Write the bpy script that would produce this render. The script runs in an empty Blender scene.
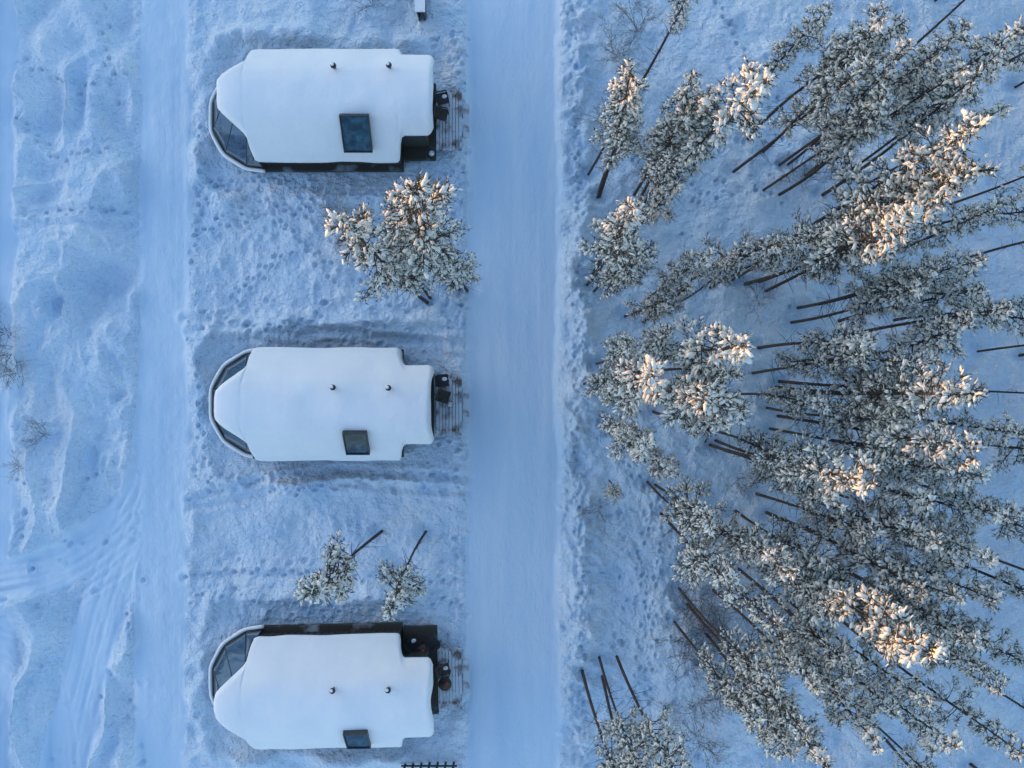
import bpy, bmesh, math, numpy as np
from mathutils import Vector
rng=np.random.default_rng(7)
CH=38.0; S=0.045
def G(px,py,z=0.0):
    f=(CH-z)/CH
    return ((px-512)*S*f,(384-py)*S*f)
def sm(a,b,x):
    t=np.clip((x-a)/(b-a),0,1); return t*t*(3-2*t)
def hsh(i,j,s):
    n=(i*374761393+j*668265263+s*1442695041)&0xffffffff
    n=((n^(n>>13))*1274126177)&0xffffffff
    return ((n^(n>>16))&0xffff)/65535.0
def vn(x,y,s=0):
    x=np.asarray(x,float); y=np.asarray(y,float)
    xi=np.floor(x).astype(np.int64); yi=np.floor(y).astype(np.int64)
    u=x-xi; v=y-yi; u=u*u*(3-2*u); v=v*v*(3-2*v)
    a=hsh(xi,yi,s);b=hsh(xi+1,yi,s);c=hsh(xi,yi+1,s);d=hsh(xi+1,yi+1,s)
    return (a+(b-a)*u)+((c+(d-c)*u)-(a+(b-a)*u))*v
def fbm(x,y,s=0,o=3):
    r=0;a=.5;t=0
    for k in range(o):
        r=r+a*vn(x*1.0+k*3.7,y*1.0-k*5.1,s+k); t+=a; a*=.5; x=x*2.03*.96+y*.3; y=y*2.03*.96-x*.15
    return r/t*2-1

# ---------------- materials
def newmat(name):
    m=bpy.data.materials.new(name); m.use_nodes=True
    nt=m.node_tree; b=nt.nodes['Principled BSDF']; return m,nt,b
def noisecol(nt,b,c1,c2,scale,lo=.4,hi=.6,detail=3,coord='Object',vscale=(1,1,1)):
    tc=nt.nodes.new('ShaderNodeTexCoord'); mp=nt.nodes.new('ShaderNodeMapping'); mp.inputs['Scale'].default_value=vscale
    n=nt.nodes.new('ShaderNodeTexNoise'); n.inputs['Scale'].default_value=scale; n.inputs['Detail'].default_value=detail
    r=nt.nodes.new('ShaderNodeValToRGB'); r.color_ramp.elements[0].position=lo; r.color_ramp.elements[1].position=hi
    r.color_ramp.elements[0].color=(*c1,1); r.color_ramp.elements[1].color=(*c2,1)
    nt.links.new(tc.outputs[coord],mp.inputs[0]); nt.links.new(mp.outputs[0],n.inputs['Vector']); nt.links.new(n.outputs['Fac'],r.inputs[0])
    nt.links.new(r.outputs[0],b.inputs['Base Color']); return mp,n,r
def bump(nt,b,layers,coord='Object'):
    tc=nt.nodes.new('ShaderNodeTexCoord'); prev=None
    for sc,dist,vs in layers:
        mp=nt.nodes.new('ShaderNodeMapping'); mp.inputs['Scale'].default_value=vs
        n=nt.nodes.new('ShaderNodeTexNoise'); n.inputs['Scale'].default_value=sc; n.inputs['Detail'].default_value=4
        bp=nt.nodes.new('ShaderNodeBump'); bp.inputs['Distance'].default_value=dist; bp.inputs['Strength'].default_value=1
        nt.links.new(tc.outputs[coord],mp.inputs[0]); nt.links.new(mp.outputs[0],n.inputs['Vector']); nt.links.new(n.outputs['Fac'],bp.inputs['Height'])
        if prev: nt.links.new(prev.outputs[0],bp.inputs['Normal'])
        prev=bp
    nt.links.new(prev.outputs[0],b.inputs['Normal'])
def simple(name,c,rough=.6,c2=None,scale=6,metal=0,lo=.4,hi=.6,vs=(1,1,1),detail=1):
    m,nt,b=newmat(name); b.inputs['Roughness'].default_value=rough; b.inputs['Metallic'].default_value=metal
    noisecol(nt,b,c,c2 or tuple(x*1.4 for x in c),scale,lo,hi,vscale=vs,detail=detail); return m
M={}
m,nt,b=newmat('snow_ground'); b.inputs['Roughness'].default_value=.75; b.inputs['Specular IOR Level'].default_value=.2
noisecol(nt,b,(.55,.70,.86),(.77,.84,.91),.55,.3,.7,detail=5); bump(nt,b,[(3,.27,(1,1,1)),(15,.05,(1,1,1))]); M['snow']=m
m,nt,b=newmat('packed_snow'); b.inputs['Roughness'].default_value=.6; b.inputs['Specular IOR Level'].default_value=.25
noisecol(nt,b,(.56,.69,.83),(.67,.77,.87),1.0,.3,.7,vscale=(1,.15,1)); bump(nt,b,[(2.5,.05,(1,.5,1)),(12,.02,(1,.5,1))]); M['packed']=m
m,nt,b=newmat('roof_snow'); b.inputs['Roughness'].default_value=.7; b.inputs['Specular IOR Level'].default_value=.2
noisecol(nt,b,(.86,.86,.88),(.91,.90,.90),.8,.3,.7); bump(nt,b,[(1.2,.05,(1,1,1)),(14,.008,(1,1,1))]); M['rsnow']=m
M['tsnow']=simple('branch_snow',(.7,.69,.64),.8,(.88,.86,.8),3)
m,nt,b=newmat('pine_needles'); b.inputs['Roughness'].default_value=.7
noisecol(nt,b,(.028,.038,.026),(.13,.14,.12),5,.5,.78,detail=1); M['needle']=m
M['bark']=simple('pine_bark',(.03,.022,.02),.9,(.08,.055,.045),8)
M['twig']=simple('bare_twig',(.09,.075,.07),.9,(.3,.3,.32),9)
M['wall']=simple('dark_cladding',(.03,.032,.028),.6,(.06,.062,.05),9,vs=(4,4,.4))
M['wood']=simple('deck_wood',(.16,.12,.1),.8,(.62,.66,.72),2.2,lo=.33,hi=.52,detail=4)
M['dwood']=simple('dark_wood',(.035,.03,.026),.7,(.08,.062,.05),7)
M['pwood']=simple('snowy_platform_wood',(.04,.036,.03),.75,(.3,.33,.37),1.2,lo=.55,hi=.75,detail=3)
M['black']=simple('black_metal',(.02,.02,.022),.4,(.035,.035,.04),5)
M['red']=simple('red_fabric',(.3,.04,.03),.9,(.4,.07,.05),8)
M['linen']=simple('bed_linen',(.3,.3,.28),.9,(.4,.38,.35),5)
M['frame']=simple('frame_metal',(.2,.22,.25),.4,(.28,.3,.33),5)
m,nt,b=newmat('skylight_glass'); b.inputs['Roughness'].default_value=.12; b.inputs['Specular IOR Level'].default_value=.35
noisecol(nt,b,(.01,.045,.08),(.05,.14,.2),4,.4,.75); M['sky']=m
m=bpy.data.materials.new('window_glass'); m.use_nodes=True; nt=m.node_tree; nt.nodes.clear()
o=nt.nodes.new('ShaderNodeOutputMaterial'); mx=nt.nodes.new('ShaderNodeMixShader'); t=nt.nodes.new('ShaderNodeBsdfTransparent'); g=nt.nodes.new('ShaderNodeBsdfGlossy')
t.inputs[0].default_value=(.2,.27,.27,1); g.inputs['Roughness'].default_value=.05; g.inputs[0].default_value=(.32,.36,.38,1); fr=nt.nodes.new('ShaderNodeFresnel'); fr.inputs[0].default_value=1.45
nt.links.new(fr.outputs[0],mx.inputs[0]); nt.links.new(t.outputs[0],mx.inputs[1]); nt.links.new(g.outputs[0],mx.inputs[2]); nt.links.new(mx.outputs[0],o.inputs[0]); M['glass']=m

# ---------------- mesh builder
class MB:
    def __init__(s): s.V=[];s.F=[];s.Mi=[];s.Sm=[];s.n=0;s.mats=[]
    def mi(s,k):
        if k not in s.mats: s.mats.append(k)
        return s.mats.index(k)
    def add(s,V,F,mat,smooth=False):
        V=np.asarray(V,float).reshape(-1,3);F=np.asarray(F,np.int64).reshape(-1,3)
        s.V.append(V);s.F.append(F+s.n);s.n+=len(V);s.Mi.append(np.full(len(F),s.mi(mat)));s.Sm.append(np.full(len(F),smooth))
    def box(s,c,d,mat,rz=0,R=None):
        x,y,z=[q/2 for q in d]
        V=np.array([[-x,-y,-z],[x,-y,-z],[x,y,-z],[-x,y,-z],[-x,-y,z],[x,-y,z],[x,y,z],[-x,y,z]])
        if rz: cc,ss=math.cos(rz),math.sin(rz); V=V@np.array([[cc,ss,0],[-ss,cc,0],[0,0,1]])
        if R is not None: V=V@np.array(R).T
        F=[[0,2,1],[0,3,2],[4,5,6],[4,6,7],[0,1,5],[0,5,4],[1,2,6],[1,6,5],[2,3,7],[2,7,6],[3,0,4],[3,4,7]]
        s.add(V+np.array(c),F,mat)
    def tube(s,P,r,n,mat,cap=True):
        P=np.asarray(P,float); k=len(P); T=np.gradient(P,axis=0); T/=np.linalg.norm(T,axis=1)[:,None]+1e-9
        ref=np.array([0,0,1.]) if abs(T[0,2])<.9 else np.array([1.,0,0])
        A=np.cross(T,ref);A/=np.linalg.norm(A,axis=1)[:,None]+1e-9;B=np.cross(T,A)
        a=np.arange(n)*2*np.pi/n; r=np.asarray(r)*np.ones(k)
        V=P[:,None,:]+r[:,None,None]*(np.cos(a)[None,:,None]*A[:,None,:]+np.sin(a)[None,:,None]*B[:,None,:])
        F=[]
        for i in range(k-1):
            for j in range(n):
                q=(j+1)%n; F+=[[i*n+j,i*n+q,(i+1)*n+q],[i*n+j,(i+1)*n+q,(i+1)*n+j]]
        if cap:
            for j in range(1,n-1): F+=[[(k-1)*n,(k-1)*n+j,(k-1)*n+j+1]]; F+=[[0,j+1,j]]
        s.add(V.reshape(-1,3),F,mat,n>4)
    def mesh(s,name):
        V=np.concatenate(s.V);F=np.concatenate(s.F)
        me=bpy.data.meshes.new(name); me.vertices.add(len(V)); me.vertices.foreach_set('co',V.ravel().astype(np.float32))
        me.loops.add(len(F)*3); me.loops.foreach_set('vertex_index',F.ravel().astype(np.int32))
        me.polygons.add(len(F)); me.polygons.foreach_set('loop_start',(np.arange(len(F))*3).astype(np.int32))
        for k in s.mats: me.materials.append(M[k])
        me.polygons.foreach_set('material_index',np.concatenate(s.Mi).astype(np.int32))
        me.polygons.foreach_set('use_smooth',np.concatenate(s.Sm)); me.update(calc_edges=True); me.validate(); return me
    def obj(s,name,parent=None,loc=(0,0,0),rz=0):
        ob=bpy.data.objects.new(name,s.mesh(name)); bpy.context.scene.collection.objects.link(ob)
        ob.location=loc; ob.rotation_euler=(0,0,rz)
        if parent: ob.parent=parent
        return ob
bm=bmesh.new(); bmesh.ops.create_icosphere(bm,subdivisions=2,radius=1); ICV=np.array([v.co[:] for v in bm.verts]); ICF=np.array([[v.index for v in f.verts] for f in bm.faces]); bm.free()
bm=bmesh.new(); bmesh.ops.create_icosphere(bm,subdivisions=1,radius=1); I1V=np.array([v.co[:] for v in bm.verts]); I1F=np.array([[v.index for v in f.verts] for f in bm.faces]); bm.free()

# ---------------- trees
def frames(D):
    D=D/(np.linalg.norm(D,axis=1)[:,None]+1e-9); Y=np.cross(np.array([0,0,1.]),D); Y/=np.linalg.norm(Y,axis=1)[:,None]+1e-6
    Z=np.cross(D,Y); return np.stack([D,Y,Z],axis=2)
def add_tufts(mb,P,D,r,blades=14,snowp=.8,ss=1.0,L=(.09,.19)):
    n=len(P); Fm=frames(D)
    for rep,f in ((0,1.0),(1,.65)):
        sel=r.random(n)<snowp*(1 if rep==0 else .85); k=sel.sum()
        sc=np.stack([r.uniform(.06,.125,k),r.uniform(.028,.058,k),r.uniform(.02,.04,k)],1)*ss*f*r.uniform(.5,1.25,(k,1))
        T=I1V[None]*(1+r.normal(0,.3,(k,len(I1V),1)))*sc[:,None,:]
        off=np.array([0,0,.03]) if rep==0 else r.normal(0,.07,(k,1,3))
        V=np.einsum('nij,nkj->nki',Fm[sel],T)+P[sel][:,None,:]+off
        F=(I1F[None]+(np.arange(k)*len(I1V))[:,None,None]); mb.add(V.reshape(-1,3),F.reshape(-1,3),'tsnow',True)
    m=n*blades; Pb=np.repeat(P,blades,0); Db=np.repeat(D/(np.linalg.norm(D,axis=1)[:,None]+1e-9),blades,0)
    d=Db*.6+r.normal(0,.6,(m,3)); d/=np.linalg.norm(d,axis=1)[:,None]
    base=Pb+Db*r.uniform(-.16,.08,(m,1)); w=np.cross(d,r.normal(0,1,(m,3))); w/=np.linalg.norm(w,axis=1)[:,None]; w*=r.uniform(.009,.017,(m,1))
    l=r.uniform(L[0],L[1],(m,1)); V=np.stack([base-w,base+w,base+d*l],1)
    fs=np.arange(m*3).reshape(-1,3); q=r.random(m)<.22
    mb.add(V.reshape(-1,3),fs[~q],'needle'); mb.add(V.reshape(-1,3),fs[q],'tsnow')
def make_pine(name,seed,H,cs,rad,nb,lean=.3,snowp=.8,ss=1.,tw=5.0):
    r=np.random.default_rng(seed); mb=MB(); allP=[];allD=[]
    t=np.linspace(0,1,10); bx=r.normal(0,lean,2); ph=r.uniform(0,6)
    TP=np.stack([bx[0]*t**2+.12*np.sin(3*t+ph)-.12*np.sin(ph),bx[1]*t**2+.1*np.sin(4*t),H*t],1)
    r0=.0045*H; mb.tube(TP,r0*(1-t)**.7+.012,8,'bark')
    ctr=lambda z: np.array([np.interp(z,TP[:,2],TP[:,0]),np.interp(z,TP[:,2],TP[:,1]),z])
    z0=H*cs
    for i in range(nb):
        u=(i+r.random())/nb; z=z0+(H-z0)*u**.85*.985; tt=(z-z0)/(H-z0)
        prof=min(1,.45+tt*2.2)*(1-tt)**.62+.1
        az=i*2.399+r.normal(0,.5); lob=.7+.42*math.sin(az*2+seed+z*1.3)
        Lb=rad*prof*lob*r.uniform(.6,1.35); o=ctr(z); d=np.array([math.cos(az),math.sin(az),0])
        up=.1+.7*tt+r.normal(0,.1); dr=.45
        sN=np.linspace(0,1,5)[:,None]; BP=o+d*sN*Lb+np.array([0,0,1.])*(up*sN-dr*sN**2)*Lb
        mb.tube(BP,np.linspace(.024,.007,5)*(.6+Lb*.4),4,'bark',False)
        nt_=int(3+Lb*tw)
        side=np.array([-d[1],d[0],0])
        for k in range(nt_):
            s=.4+.6*(k+r.random())/nt_; pb=o+d*s*Lb+np.array([0,0,1.])*(up*s-dr*s*s)*Lb
            sg=1 if k%2 else -1; tl=(.1+.42*Lb*(1.15-s))*r.uniform(.6,1.1); tl=min(tl,.55)
            td=d*r.uniform(.5,1)+side*sg*r.uniform(.3,1)+np.array([0,0,r.normal(.02,.25)]); td/=np.linalg.norm(td)
            e=pb+td*tl; mb.tube([pb,e],[.01,.005],3,'bark',False)
            allP.append(e);allD.append(td)
            if tl>.26: allP.append(pb+td*tl*.5);allD.append(td)
        allP.append(BP[-1]);allD.append(BP[-1]-BP[-2]+np.array([0,0,.02]))
    allP.append(ctr(H)+np.array([0,0,.03]));allD.append(np.array([.1,0,1.]))
    for i in range(int(nb*.3)):
        z=H*r.uniform(.25,cs+.05); az=r.uniform(0,6.28); l=r.uniform(.25,.9); o=ctr(z)
        e=o+np.array([math.cos(az)*l,math.sin(az)*l,r.uniform(-.3,.1)*l]); mb.tube([o,(o+e)/2+np.array([0,0,.04]),e],[.014,.01,.004],3,'bark',False)
    add_tufts(mb,np.array(allP),np.array(allD),r,13,snowp,ss)
    return mb.mesh(name)
variants=[make_pine('pine_mesh',10+i,15,cs,rad,nb,snowp=sp,ss=sc) for i,(cs,rad,nb,sp,sc) in enumerate([
    (.55,.92,62,.75,1.05),(.49,1.0,68,.65,1.05),(.59,.8,50,.8,1.05),(.52,1.02,60,.65,1.1),(.47,.84,64,.75,1.05),(.63,.78,44,.7,1.0),(.53,1.05,64,.75,1.1),(.57,.94,50,.85,1.1)])]
pine_wide=make_pine('pine_wide_mesh',50,15,.52,1.25,84,snowp=.6,ss=1.0)
pine_slim=make_pine('pine_slim_mesh',51,10.5,.64,.80,50,lean=.2,snowp=.75,ss=1.0)
tree_bases=[]
def put_tree(me,x,y,h,rz,w=1.0,H=15.):
    ob=bpy.data.objects.new('pine_tree',me); bpy.context.scene.collection.objects.link(ob); f=h/H
    ob.location=(x,y,-.15); ob.rotation_euler=(rng.normal(0,.015),rng.normal(0,.015),rz); ob.scale=(f*w,f*w,f); tree_bases.append((x,y)); return ob
def tip(px,py,h,me=None,w=1.0,H=15.):
    x,y=G(px,py,h); put_tree(me if me else variants[rng.integers(len(variants))],x,y,h,rng.uniform(0,6.28),w*rng.uniform(.88,1.18),H)
T=[(752,78,17),(662,62,15.8),(702,90,13.6),(728,118,13.2),(692,150,12.5),(640,105,12.5),(622,82,11.5),(672,185,11),(715,70,13),(695,120,13),(738,95,14),
(642,212,16.0),(632,248,12),(665,292,10),(698,268,11.5),(752,243,12),(625,230,11),(735,275,10.5),(655,250,12.5),(690,300,10),
(668,385,16.2),(750,343,16.7),(772,378,16.4),(655,455,12.3),(702,400,12.5),(610,385,10.5),(632,355,11.5),(690,350,11.5),(722,425,12.5),(640,430,11.5),(742,400,13),(675,470,11),(735,365,13.0),(650,400,12),
(992,142,17.3),(1012,150,16.8),(930,205,16.7),(948,178,16.3),(862,218,13.3),(900,242,13),(842,228,12.5),(802,243,12),(960,160,14.2),(905,222,14),
(900,25,13.3),(942,42,13.5),(965,62,13.3),(1002,30,13.4),(872,10,13),(850,60,13),(920,95,13),(992,92,13.3),(700,-60,13),(830,0,12),(1012,68,13),(880,100,12),(920,50,13),(975,20,13),(1000,110,12.5),
(990,390,16.9),(920,380,13),(870,368,12.5),(978,440,16.3),(905,452,13),(940,350,13),(880,330,12.5),(980,262,13),(930,292,12.5),(1020,310,13),(1010,342,13),(1020,420,13),(955,395,14.3),(1000,290,12.5),(940,270,12.5),
(862,492,16.4),(822,470,13),(792,450,12),(900,420,13),(1000,470,13),(960,475,13),(1010,520,13),(835,400,12),(835,485,13),(940,500,13),
(762,562,13.2),(790,590,13.3),(722,532,12),(700,520,10.5),(735,578,12.5),(912,662,16.9),(862,622,13.4),(820,602,13),(780,640,13),(820,700,13.2),(830,762,13.3),(780,720,13),(762,690,12.5),
(962,602,13),(1000,570,13),(980,650,13.3),(930,712,13),(1010,700,13),(960,750,13),(880,740,13),(672,800,13),(640,785,12),(615,805,12),(650,830,13),(850,660,12.5),(900,580,13),(930,540,13),(885,640,14.2),
(900,700,12.5),(940,640,12.5),(840,570,12),(1015,745,13),(755,740,12.5),(1010,610,12.5),(985,545,12.5),(870,545,12),(975,690,12.5),(800,755,12.5),(860,700,12),(1015,215,12.5),(1000,655,12)]
for a in T: tip(*a)
tip(626,497,5.5,w=1.1)
for k in range(900):
    if len(tree_bases)>305: break
    x=rng.uniform(14.5,46); y=rng.uniform(-34,34)
    if min((x-a)**2+(y-b)**2 for a,b in tree_bases)<1.6**2: continue
    put_tree(variants[rng.integers(len(variants))],x,y,rng.uniform(10,13.0),rng.uniform(0,6.28),rng.uniform(.85,1.15))
# trees by cabins
tip(400,206,17.6,pine_wide,.9); tip(358,236,17.0,variants[1],.9); tip(428,232,14.2,variants[3],1.05); tip(392,258,12.0,variants[0],1.0); tip(447,248,11.8,variants[2],1.1)
tip(328,592,11,pine_slim,1.1,10.5); tip(393,588,10.4,pine_slim,.9,10.5)

# bare shrubs
def make_shrub(name,seed,h,n):
    r=np.random.default_rng(seed); mb=MB()
    def grow(p,d,l,rad,dep):
        e=p+d*l; mid=(p+e)/2+r.normal(0,.04*l,3); mb.tube([p,mid,e],[rad,rad*.8,rad*.6],3,'twig',False)
        if dep>0:
            for i in range(3):
                nd=d+r.normal(0,.45,3); nd/=np.linalg.norm(nd); grow(p+d*l*r.uniform(.5,1),nd,l*r.uniform(.5,.75),rad*.65,dep-1)
    for i in range(n):
        d=r.normal(0,.5,3); d[2]=1; d/=np.linalg.norm(d); grow(np.array([r.normal(0,.1),r.normal(0,.1),-.1]),d,h*.42,.013,4)
    return mb.mesh(name)
shr=[make_shrub('bare_shrub_mesh',i,2.0,8) for i in range(3)]
for px,py,s in [(12,350,1.3),(2,330,1.2),(48,435,.8),(20,465,.6),(352,222,1.3),(375,2,1.0),(688,610,1.3),(706,640,1.2),(640,745,1.2),(605,120,1.2),(618,60,1.3),(690,575,1),(600,508,.9),(665,705,.7),(335,210,.9),(15,372,.9),(760,300,1),(700,700,1.2),(740,480,1),(700,740,1.3),(800,180,1),(640,30,1.3),(720,620,1.4),(680,640,1.2),(740,660,1.4),(770,620,1.4),(700,600,1.3),(640,160,1.2),(800,420,1.1),(715,680,1.3),(690,660,1.1),(760,560,1.2)]:
    x,y=G(px,py); ob=bpy.data.objects.new('bare_shrub',shr[rng.integers(3)]); bpy.context.scene.collection.objects.link(ob); ob.location=(x,y,-.05); ob.scale=(s,s,s); ob.rotation_euler=(0,0,rng.uniform(0,6))

# ---------------- ground
CAB=[(-8.0,11.9,math.radians(.0)),(-8.0,-.86,0.0),(-8.0,-13.15,math.radians(1.2))]
def axis(a,step,far,n):
    d=np.arange(-a,a+1e-6,step); g=a+(far-a)*((np.arange(1,n+1)/n)**3); return np.concatenate([-g[::-1],d,g])
xs=axis(24.5,.052,600,45); ys=axis(19,.052,600,45)
X,Y=np.meshgrid(xs,ys)
def pathdist(pts):
    P=[G(*p) for p in pts]; D=np.full(X.shape,1e9)
    for (ax,ay),(bx,by) in zip(P[:-1],P[1:]):
        vx,vy=bx-ax,by-ay; t=np.clip(((X-ax)*vx+(Y-ay)*vy)/(vx*vx+vy*vy),0,1); D=np.minimum(D,np.hypot(X-ax-t*vx,Y-ay-t*vy))
    return D
def curve(pts,n=6):
    P=np.array(pts,float); out=[]
    for i in range(len(P)-1):
        p0=P[max(i-1,0)];p1=P[i];p2=P[i+1];p3=P[min(i+2,len(P)-1)]
        for t in np.linspace(0,1,n,endpoint=False):
            out.append(tuple(.5*((2*p1)+(-p0+p2)*t+(2*p0-5*p1+4*p2-p3)*t*t+(-p0+3*p1-3*p2+p3)*t**3)))
    out.append(tuple(P[-1])); return out
Z=.25*fbm(X/8,Y/8,1,2)
n1=fbm(X/1.6,Y/1.6,5,3); n2=fbm(X/.5,Y/.5,9,3)
wx=X+1.3*fbm(X/3,Y/3,70,2); wy=Y+1.3*fbm(X/3,Y/3,75,2)
rid=1-np.abs(fbm(wx/1.9,wy/3.2,14,2))*2.2
rid2=1-np.abs(fbm(wx/.8+4,wy/1.1,17,2))*2.2
drift=fbm(wx/2.6,wy/4.5,90,2)
chop=sm(.0,.5,fbm(X/4,Y/5,95,2)+.15)
left=1-sm(-17.4,-16.6,X); right=sm(2.0,3.0,X); mid=(1-left)*(1-right)
Z+=left*(.48*rid+.55*drift+.06*n2+.1*n1+.2*rid2*chop)+mid*(.2*n1+.2*drift+.035*n2+.06*rid2*chop)+right*(.3*n1+.3*drift+.06*n2+.07*rid2*chop)
berm=np.exp(-((X-3.05-.3*n1)/.6)**2); Z+=berm*(.22+.25*n2+.16*fbm(X/.22,Y/.22,30,2)+.2*n1)
berm2=np.exp(-((X+2.35-.15*n1)/.35)**2); Z+=berm2*(.05+.08*n2)
wob=.18*fbm(X*0,Y/3,40,2)+.06*n2
Rm=sm(-2.25,-1.75,X+wob*.6)*(1-sm(1.9,2.35,X+wob))
stripe=.006*fbm(X/.14,Y/9,50,3)+.018*fbm(X/.6,Y/14,55,2)+.012*n1
Z=Z*(1-Rm)+Rm*(-.16+stripe)
dA=pathdist([(165,-900),(165,250),(163,400),(160,560),(158,1700)])
cB=curve([(160,400),(154,450),(138,510),(110,580),(90,650),(74,720),(62,780),(40,900)]); dB=pathdist(cB)
cC=curve([(156,430),(138,500),(100,540),(55,566),(0,578),(-120,590)]); dC=pathdist(cC); dD=pathdist([(4,-900),(6,300),(0,600),(-5,1500)])
cE=curve([(128,545),(90,575),(40,600),(-30,612),(-150,620)]); dE=pathdist(cE)
cF=curve([(-30,640),(20,655),(50,700),(60,790)]); dF=pathdist(cF)
wb=.18*n1+.09*n2
Pm=np.maximum.reduce([1-sm(.85,1.3,dA+wb),1-sm(.8,1.2,dB+wb),.9*(1-sm(.75,1.2,dC+wb)),.8*(1-sm(.35,.75,dD+wb))])
st2=.008*fbm(X/.13,Y/7,60,3)+.02*fbm(X/.5,Y/9,63,2)
Z=Z*(1-Pm)+Pm*(-.12+st2+.025*n2+.04*n1)
def ruts(d,gauge,dep,wd,fade):
    g=np.exp(-((d-gauge)/wd)**2); rim=np.exp(-((d-gauge-2*wd)/(wd))**2)+np.exp(-((d-gauge+2*wd)/(wd))**2)
    return (-dep*g+dep*.4*rim)*fade
fa=sm(.7,1.3,dA); brk=.35+.65*sm(-.35,.25,fbm(X/1.3+9,Y/1.3,120,2))
for d,gs in ((dB,(.3,.85)),(dC,(.2,.6,1.05)),(dE,(.35,.8)),(dF,(.4,.75))):
    for g_ in gs: Z+=ruts(d+.07*n1,g_,.055*(.7+.8*n1)*brk,.09,fa)
Z+=.10*np.exp(-((dA-1.45-.2*n1)/.25)**2)*(.4+n2+n1)*(1-Rm)*(1-Pm)
for pts in ([(190,500),(260,480),(340,470),(470,478)],[(190,510),(270,492),(340,484),(470,492)],[(185,578),(330,574),(470,582)],[(20,214),(134,210)],[(20,228),(134,224)],[(185,318),(300,335),(400,325),(468,330)],[(190,332),(270,322),(400,340),(468,345)]):
    d=pathdist(pts); Z+=(-.12*np.exp(-((d+.08*n1)/.13)**2)*(.6+.9*n2)+.06*np.exp(-((d-.32)/.12)**2))*(1-Rm)
for cx,cy,rz in CAB:
    dx=np.maximum(np.abs(X-cx)-4.6,0); dy=np.maximum(np.abs(Y-cy)-2.2,0); d=np.hypot(dx,dy)
    k=sm(0,.9,d); Z=Z*k+(1-k)*(-.12)
    Z+=.42*np.exp(-((d-1.35-.35*n1)/.4)**2)*(.7+.9*n1)*(1-Rm)*(1-Pm)*(1-sm(3.2,4.4,X-cx))
def stamp(x,y,r,dep,rim=.3,ang=0,el=1.3):
    R=r*3; i0,i1=np.searchsorted(xs,[x-R,x+R]); j0,j1=np.searchsorted(ys,[y-R,y+R])
    if i1<=i0 or j1<=j0: return
    xx=X[j0:j1,i0:i1]-x; yy=Y[j0:j1,i0:i1]-y; c,s=math.cos(ang),math.sin(ang); u=(xx*c+yy*s)/el; v=-xx*s+yy*c
    q=(u*u+v*v)/(r*r); Z[j0:j1,i0:i1]+=-dep*np.exp(-q**1.5)+dep*rim*np.exp(-((np.sqrt(q)-1.5)/.4)**2)
def trail(pts,dep=.12,step=.36,jit=.05,gap=.10):
    P=[G(*p) for p in pts]; side=1
    for (ax,ay),(bx,by) in zip(P[:-1],P[1:]):
        L=math.hypot(bx-ax,by-ay); n=max(1,int(L/step)); ux,uy=(bx-ax)/L,(by-ay)/L
        for i in range(n):
            t=i/n*L; side=-side; stamp(ax+ux*t-uy*gap*side+rng.normal(0,jit),ay+uy*t+ux*gap*side+rng.normal(0,jit),.085,dep*rng.uniform(.6,1.2),.3,math.atan2(uy,ux))
for p in [[(230,295),(262,268),(292,250)],[(236,300),(275,262),(300,246)],[(190,260),(205,180),(200,120)],[(195,190),(240,175),(330,190),(440,200),(468,205)],
 [(196,232),(260,215),(330,205),(440,180),(466,160)],[(300,240),(340,270),(400,310),(465,300)],[(190,340),(205,380),(200,440),(215,475),(300,490),(465,470)],
 [(185,575),(260,573),(340,576),(465,580)],[(190,600),(235,590),(330,610),(460,600)],[(630,768),(640,650),(660,560),(672,480)],[(640,768),(655,640),(640,560),(660,470)],
 [(600,420),(640,480),(675,510)],[(20,220),(80,214),(134,210)],[(20,60),(80,90),(134,70)],[(100,0),(110,60),(118,110)],[(440,440),(466,448)],[(460,60),(462,160),(455,230),(462,330)],
 [(720,0),(745,60),(780,120),(800,180)],[(700,200),(740,190),(790,200)],[(20,480),(60,500),(100,470)],[(570,0),(580,200),(575,420),(585,768)],[(20,120),(60,160),(120,150)],[(200,180),(300,210),(345,250)],[(210,200),(290,225),(340,290)],[(205,310),(250,330),(330,320)]]:
    trail(p)
for (a,b_,c,d,n) in [(195,170,340,235,50),(300,180,465,215,25),(190,470,465,495,40),(440,150,468,330,30),(195,300,465,345,40),(195,560,465,600,15),(600,440,700,768,110),(200,590,330,625,12),(430,20,468,80,20),(440,430,468,620,25),(600,0,780,250,50),(770,60,1000,330,50),(20,480,150,768,40)]:
    for i in range(n):
        x,y=G(rng.uniform(a,c),rng.uniform(b_,d)); 
        if any(abs(x-cx)<5.2 and abs(y-cy)<2.5 for cx,cy,_ in CAB): continue
        stamp(x,y,rng.uniform(.06,.14),rng.uniform(.05,.13),.35,rng.uniform(0,3),rng.uniform(1,1.7))
for (a,b_,c,d,n) in [(560,0,600,768,260),(600,0,1024,768,500),(18,0,138,480,120),(188,165,466,350,90),(188,460,466,640,70),(440,0,468,768,60)]:
    for i in range(n):
        x,y=G(rng.uniform(a,c),rng.uniform(b_,d))
        if any(abs(x-cx)<5.2 and abs(y-cy)<2.5 for cx,cy,_ in CAB): continue
        stamp(x,y,rng.uniform(.06,.2),-rng.uniform(.03,.10),0,rng.uniform(0,3),rng.uniform(1,1.8))
for x,y in tree_bases:
    if abs(x)<25 and abs(y)<19: stamp(x,y,.35,.14,.3)
Z+=15.2*(1-sm(-150,-60,X))  # hill out of view, added to lift the sun-blocking tree line
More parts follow.
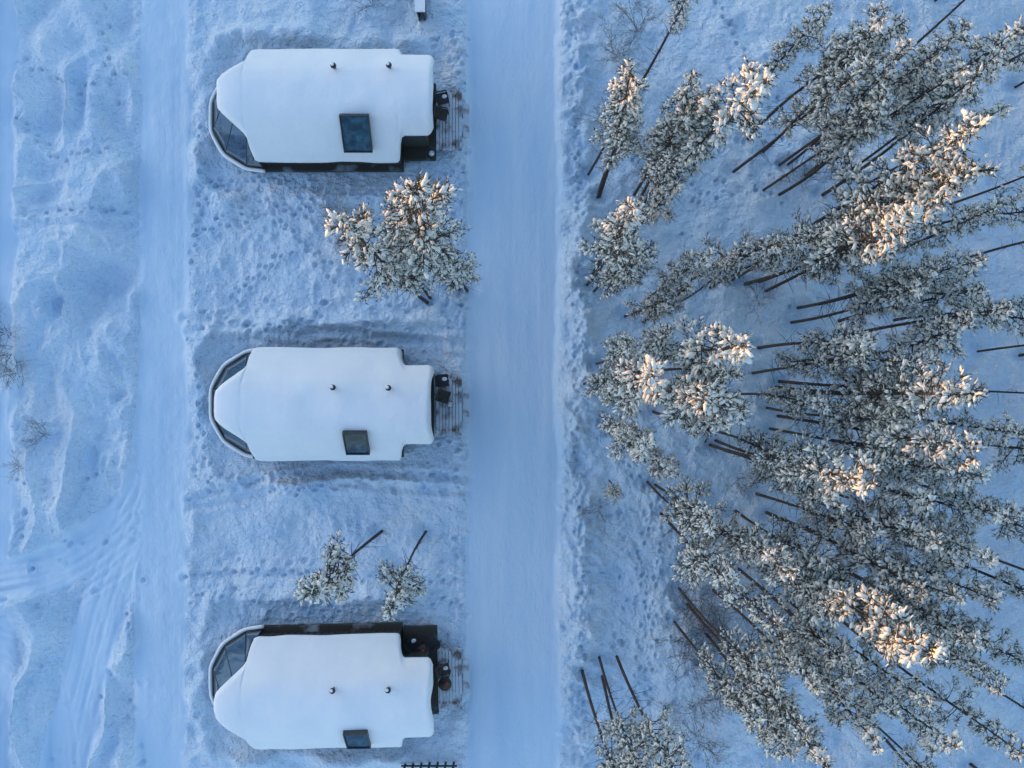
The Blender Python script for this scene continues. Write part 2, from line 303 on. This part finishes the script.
def grid_obj(name,zoff,mask,mat):
    ny,nx=X.shape; Zs=Z+zoff; idx=np.arange(ny*nx).reshape(ny,nx)
    a=idx[:-1,:-1];b=idx[:-1,1:];c=idx[1:,1:];d=idx[1:,:-1]
    Q=np.stack([a,b,c,d],-1).reshape(-1,4)
    if mask is not None:
        mk=(mask>.02); q=(mk[:-1,:-1]|mk[:-1,1:]|mk[1:,1:]|mk[1:,:-1]).ravel(); Q=Q[q]
    V=np.stack([X,Y,Zs],-1).reshape(-1,3)
    if mask is not None:
        u,inv=np.unique(Q,return_inverse=True); V=V[u]; Q=inv.reshape(-1,4)
    me=bpy.data.meshes.new(name); me.vertices.add(len(V)); me.vertices.foreach_set('co',V.ravel().astype(np.float32))
    me.loops.add(len(Q)*4); me.loops.foreach_set('vertex_index',Q.ravel().astype(np.int32)); me.polygons.add(len(Q))
    me.polygons.foreach_set('loop_start',(np.arange(len(Q))*4).astype(np.int32)); me.polygons.foreach_set('use_smooth',np.ones(len(Q),bool))
    me.materials.append(M[mat]); me.update(calc_edges=True); ob=bpy.data.objects.new(name,me); bpy.context.scene.collection.objects.link(ob)
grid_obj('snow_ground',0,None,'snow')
grid_obj('snow_road',(Rm-.35)*.03,Rm,'packed')
grid_obj('snow_path',(Pm-.35)*.03,Pm,'packed')

# unseen ridge forest, added and sized to keep low sun off the ground
mb=MB(); r=np.random.default_rng(3)
for i in range(1000):
    x=r.uniform(-166,-148); y=-170+440*i/1000+r.normal(0,.8); h=r.uniform(7.4,8.5); base=15.0
    for k in range(3):
        z=base+h*(.12+.27*k); rr=(1.9-.36*k)*r.uniform(.85,1.1); n=8; a=np.arange(n)*2*np.pi/n+r.random()
        V=np.concatenate([np.stack([x+rr*np.cos(a)*r.uniform(.8,1.1,n),y+rr*np.sin(a)*r.uniform(.8,1.1,n),np.full(n,z)],1),[[x,y,z+h*(.42 if k<2 else .34)]]])
        mb.add(V,[[j,(j+1)%n,n] for j in range(n)],'tsnow' if r.random()<.4 else 'needle')
    mb.tube([[x,y,base-1],[x,y,base+h*.3]],.15,5,'bark')
mb.obj('sun_block_forest')

# ---------------- cabins
py_=np.array([0,.5,1.0,1.5,1.9,2.2,2.45]); pz_=np.array([3.62,3.6,3.46,3.1,2.7,2.32,1.98])
def prof(y): 
    y=np.abs(y); return (np.interp(y,py_,pz_)+np.interp(np.abs(y-.1),py_,pz_)+np.interp(y+.1,py_,pz_))/3
def loft(mb,st,mat,seed,th=.3,N=44):
    k=len(st); ph=np.linspace(-1,1,N); yy=np.sin(ph*np.pi/2*.98)/math.sin(np.pi/2*.98)
    rings=[]
    for s_ in st:
        x,w,dz,tf=s_[:4]; yo=s_[4] if len(s_)>4 else 0
        wl=w*(1+.012*(vn(x*1.3,seed,3)*2-1)) ; y=yy*wl+yo
        xo=.09*(vn(y*1.3+50,seed,8)*2-1)
        ed=np.minimum((1-np.abs(yy))*wl,.3)/.3
        top=prof(y)+dz-.14*(1-ed)**2-(1-tf)*th*.6+.05*(vn(x*.9+9,y*.9+seed,4)*2-1)
        bot=prof(y)+dz-th-.04+(1-tf)*th*.3
        rings.append(np.concatenate([np.stack([x+xo,y,top],1),np.stack([x+xo,yo+(y[::-1]-yo)*.985,bot[::-1]],1)]))
    n=2*N; V=np.concatenate(rings); F=[]
    for i in range(k-1):
        for j in range(n):
            q=(j+1)%n; F+=[[i*n+j,(i+1)*n+q,i*n+q],[i*n+j,(i+1)*n+j,(i+1)*n+q]]
    for base,fl in ((0,0),((k-1)*n,1)):
        for j in range(N-1):
            a,b,c,d=base+j,base+j+1,base+n-2-j,base+n-1-j
            F+=[[a,b,c],[a,c,d]] if not fl else [[a,c,b],[a,d,c]]
    mb.add(V,F,mat,True)
def cabin(cx,cy,rz,seed,big=False,wide=False):
    E=bpy.data.objects.new('glass_igloo_cabin',None); bpy.context.scene.collection.objects.link(E); E.location=(cx,cy,0); E.rotation_euler=(0,0,rz)
    mb=MB()
    we,yo=(1.74,.2) if big else (1.65,0)
    st=[(-4.16,.50,-.10,.3),(-4.10,.60,-.06,.75),(-3.93,.78,-.03,1),(-3.7,1.0,-.02,1),(-3.4,1.28,0,1),(-3.15,1.52,0,1),(-3.06,1.68,0,1),(-3.02,2.1,0,.97),(-2.96,2.36,0,1)]
    st+=[(x,2.42,0,1) for x in np.linspace(-2.8,3.05,21)]+[(3.15,2.41,0,1),(3.22,2.36,0,1,yo*.1),(3.28,2.2,0,1,yo*.3),(3.33,1.95,0,1,yo*.6),(3.39,1.79,0,1,yo*.8),(3.47,we+.03,0,1,yo)]
    st+=[(x,we,.0,1,yo) for x in np.linspace(3.56,4.5,8)]+[(4.6,we-.05,0,1,yo),(4.67,we-.14,-.02,.9,yo),(4.72,we-.28,-.05,.4,yo)]
    loft(mb,st,'rsnow',seed)
    mb.obj('roof_snow',E)
    mb=MB()
    def section(x0,x1,w,mat,inset):
        y=np.linspace(-w,w,19); z=prof(y)-inset; pts=np.concatenate([[[-w,.42]],np.stack([y,z],1),[[w,.42]]]); n=len(pts)
        V=np.concatenate([np.column_stack([np.full(n,x0),pts]),np.column_stack([np.full(n,x1),pts]),[[x0,0,1.5],[x1,0,1.5]]]); F=[]
        for j in range(n):
            q=(j+1)%n; F+=[[j,n+j,n+q],[j,n+q,q],[2*n,q,j],[2*n+1,n+j,n+q]]
        mb.add(V,F,mat)
    section(-3.05,3.1,2.14,'wall',.36); section(3.09,4.3,1.35,'wall',.35)
    for x in np.arange(-2.8,3.0,.3):
        for sg in (-1,1): mb.box((x,sg*2.155,1.2),(.04,.05,1.5),'dwood')
    mb.box((4.32,-.35,1.45),(.06,.95,2.05),'dwood'); mb.box((4.355,-.35,1.7),(.02,.5,.9),'sky'); mb.box((4.37,.05,1.4),(.05,.04,.15),'frame')
    mb.box((4.32,.75,1.6),(.05,.6,1.1),'sky')
    for sg in (-1,1): mb.box((0.0,sg*2.26,1.93),(6.1,.12,.14),'black')
    mb.obj('walls',E)
    mb=MB(); mb.box((.05,0,.25),(6.2,4.8,.3),'pwood')
    if wide: mb.box((3.95,.3,.24),(1.5,3.9,.28),'pwood')
    elif big: mb.box((3.9,-.2,.24),(1.4,3.4,.28),'pwood')
    else: mb.box((3.85,-.1,.24),(1.3,3.0,.28),'pwood')
    B=[(-3.0,2.42),(-3.85,2.32),(-4.85,1.7),(-5.42,.68)]; ring=B+[(a,-b) for a,b in B[::-1]]; n=len(ring)
    V=[(a,b,.08) for a,b in ring]+[(a,b,.42) for a,b in ring]+[(-4,0,.42)]; F=[]
    for j in range(n):
        q=(j+1)%n; F+=[[j,q,n+q],[j,n+q,n+j]]; F+=[[n+j,n+q,2*n]]
    mb.add(V,F,'dwood'); mb.obj('base_platform',E)
    mb=MB(); P=np.array([(a*1.0,b,.40) for a,b in ring]); PP=[]
    for i in range(n-1):
        for t in np.linspace(0,1,8,endpoint=False): PP.append(P[i]*(1-t)+P[i+1]*t)
    PP.append(P[-1]); PP=np.array(PP)
    for _ in range(3): PP[1:-1]=(PP[:-2]+PP[1:-1]*2+PP[2:])/4
    mb.tube(PP,.075+.02*vn(np.arange(len(PP))*.3,seed,2),9,'rsnow')
    mb.obj('ledge_snow',E)
    Tp=[(-3.06,2.1,2.1),(-3.1,1.5,2.78),(-3.55,1.06,3.06),(-4.0,.52,3.2)]; Bp=[(-3.05,2.3,.45),(-3.8,2.2,.45),(-4.75,1.6,.45),(-5.3,.6,.45)]
    Tp=Tp+[(a,-b,c) for a,b,c in Tp[::-1]]; Bp=Bp+[(a,-b,c) for a,b,c in Bp[::-1]]
    mb=MB(); mf=MB()
    for i in range(7):
        mb.add([Tp[i],Tp[i+1],Bp[i+1],Bp[i]],[[0,1,2],[0,2,3]],'glass')
    A=np.array(Tp);Bq=np.array(Bp)
    for i in range(8): mf.tube([A[i],Bq[i]],.02,6,'black')
    for i in range(7):
        mf.tube([A[i],A[i+1]],.03,6,'black'); mf.tube([Bq[i],Bq[i+1]],.03,6,'black')
    mb.obj('glass_front',E); mf.obj('glass_mullions',E)
    mb=MB(); mb.box((-3.85,0,.62),(1.3,1.6,.3),'linen'); mb.box((-3.35,.4,.82),(.3,.55,.14),'linen'); mb.box((-3.35,-.4,.82),(.3,.55,.14),'linen'); mb.box((-4.1,0,.79),(.6,1.62,.05),'red' if seed==3 else 'frame')
    mb.box((-3.12,0,1.2),(.08,1.9,1.0),'dwood'); mb.obj('bed',E)
    x0,x1,ya,yb=(1.1,2.05,1.05,1.95) if not big else (1.0,2.15,.85,2.05)
    za,zb=prof(ya)+.02,prof(yb)+.02
    ax=np.array([0,-(yb-ya),float(zb-za)]); L=np.linalg.norm(ax); ax/=L; nr=np.cross(np.array([1.,0,0]),ax); nr=-nr if nr[2]<0 else nr
    c=np.array([(x0+x1)/2,-(ya+yb)/2,float(za+zb)/2])+nr*(.2 if big else .13); R=np.column_stack([[1,0,0],ax,nr])
    mb=MB(); w=x1-x0
    mb.box(c,(w-.06,L-.06,.05),'sky',R=R)
    for s in(-1,1):
        mb.box(c+np.array([s*(w/2),0,0])-nr*.02,(.045,L+.045,.2),'black',R=R); mb.box(c+ax*s*(L/2)-nr*.021,(w-.045,.045,.2),'black',R=R)
    mb.obj('skylight',E)
    mb=MB()
    for vx,vy in ((.75,.72+(.3 if big else 0)),(3.0,.7+(.35 if big else 0))):
        z=float(prof(vy)); mb.tube([[vx,vy,z-.1],[vx,vy,z+.3]],.06,10,'frame'); mb.tube([[vx,vy,z+.28],[vx,vy,z+.34],[vx,vy,z+.38]],[.12,.12,.06],12,'black')
        V=ICV*np.array([.07,.07,.03])+np.array([vx-.03,vy+.03,z+.38]); mb.add(V,ICF,'rsnow',True)
    mb.obj('roof_vents',E)
    mb=MB()
    for i,x in enumerate(np.arange(4.62,5.75,.145)): mb.box((x+.06,-.1+rng.normal(0,.02),.30+rng.normal(0,.004)),(.12,2.7,.04),'wood')
    for y in (-1.2,0,1.0): mb.box((5.2,y,.22),(.95,.08,.1),'dwood')
    mb.box((5.95,-.1,.15),(.28,1.5,.05),'wood')
    mb.obj('porch_deck',E)
    return E
for i,(cx,cy,rz) in enumerate(CAB): cabin(cx,cy,rz,i+1,big=(i==0),wide=(i==2))

def chair(x,y,z,rz,mat='black',snow=True):
    mb=MB(); mb.box((0,0,.42),(.5,.5,.05),mat); 
    for a in(-.22,.22):
        for b in(-.22,.22): mb.box((a,b,.2),(.04,.04,.4),mat)
        mb.box((0,a*1.15,.62),(.46,.05,.03),mat); mb.box((.2,a*1.15,.52),(.03,.03,.2),mat)
    for k in range(5): mb.box((-.25-.01*k,0,.52+.1*k),(.03,.5,.07),mat)
    if snow: mb.add(ICV*np.array([.12,.09,.03])+np.array([.08,.06,.455]),ICF,'rsnow',True)
    mb.obj('outdoor_chair',None,(x,y,z),rz)
chair(-3.05,12.6,.32,.2);chair(-3.1,11.9,.32,-.2,'dwood',False)
chair(-3.05,.15,.32,.1);chair(-3.0,-.55,.32,-.3,'dwood',False)
chair(-3.0,-12.6,.32,.2,'dwood');chair(-3.5,-11.35,.40,2.2,'black',False);chair(-4.35,-11.4,.40,.7)
def table(x,y,z):
    mb=MB(); mb.tube([[0,0,.5],[0,0,.54]],.3,16,'dwood'); mb.tube([[0,0,0],[0,0,.5]],.03,8,'black'); mb.tube([[0,0,0],[0,0,.03]],.18,12,'black')
    mb.add(ICV*np.array([.1,.08,.06])+np.array([.05,.03,.58]),ICF,'red',True); mb.obj('side_table',None,(x,y,z))
table(-3.95,-11.75,.40); table(-2.95,-13.2,.32)
def bucket(x,y,z,mat='black'):
    mb=MB(); mb.tube([[0,0,0],[0,0,.15],[0,0,.3]],[.11,.13,.15],14,mat,False); mb.tube([[0,0,.01],[0,0,.03]],.11,14,mat); mb.tube([[0,0,.27],[0,0,.28]],.135,14,'rsnow')
    a=np.linspace(0,np.pi,9); mb.tube(np.stack([.15*np.cos(a),0*a,.3+.13*np.sin(a)],1),.008,4,mat); mb.obj('metal_bucket',None,(x,y,z))
bucket(-2.75,-.9,.32); bucket(-3.55,10.2,.38)
mb=MB()
for i in range(7): mb.box((-2.3+(i-3)*.36-1.4,-17.05,.35),(.09,.09,1.0),'dwood')
mb.box((-3.7,-17.05,.7),(2.5,.05,.12),'dwood'); mb.box((-3.7,-17.05,.3),(2.5,.05,.1),'dwood'); mb.obj('wooden_railing')
mb=MB(); mb.box((0,0,.5),(.1,1.2,1.2),'wall'); mb.box((-.25,0,.5),(.06,1.2,1.0),'dwood'); mb.box((-.12,0,1.12),(.45,1.3,.06),'rsnow'); mb.obj('firewood_rack',None,(-3.9,16.9,0))

# ---------------- light
el=math.radians(3.0); az=Vector((-.94,.34)).normalized(); Sd=Vector((az.x*math.cos(el),az.y*math.cos(el),math.sin(el)))
L=bpy.data.lights.new('sun','SUN'); L.energy=5.0; L.angle=math.radians(.5); L.color=(1,.40,.05)
lo=bpy.data.objects.new('sun',L); bpy.context.scene.collection.objects.link(lo); lo.rotation_euler=Sd.to_track_quat('Z','Y').to_euler()
w=bpy.data.worlds.new('World'); bpy.context.scene.world=w; w.use_nodes=True; nt=w.node_tree; bg=nt.nodes['Background']
sk=nt.nodes.new('ShaderNodeTexSky'); sk.sky_type='NISHITA'; sk.sun_disc=False; sk.sun_elevation=el; sk.sun_rotation=math.atan2(Sd.x,Sd.y)
mx=nt.nodes.new('ShaderNodeMixRGB'); mx.blend_type='MULTIPLY'; mx.inputs[0].default_value=1; mx.inputs[2].default_value=(.82,1.0,1.34,1)
nt.links.new(sk.outputs[0],mx.inputs[1]); nt.links.new(mx.outputs[0],bg.inputs[0]); bg.inputs[1].default_value=.76
c=bpy.data.cameras.new('camera'); co=bpy.data.objects.new('camera',c); bpy.context.scene.collection.objects.link(co); co.location=(0,0,CH)
c.sensor_fit='HORIZONTAL'; c.angle=2*math.atan(512*S/CH); c.clip_end=2000; bpy.context.scene.camera=co
sc=bpy.context.scene; sc.view_settings.view_transform='Standard'; sc.view_settings.look='None'; sc.view_settings.exposure=0
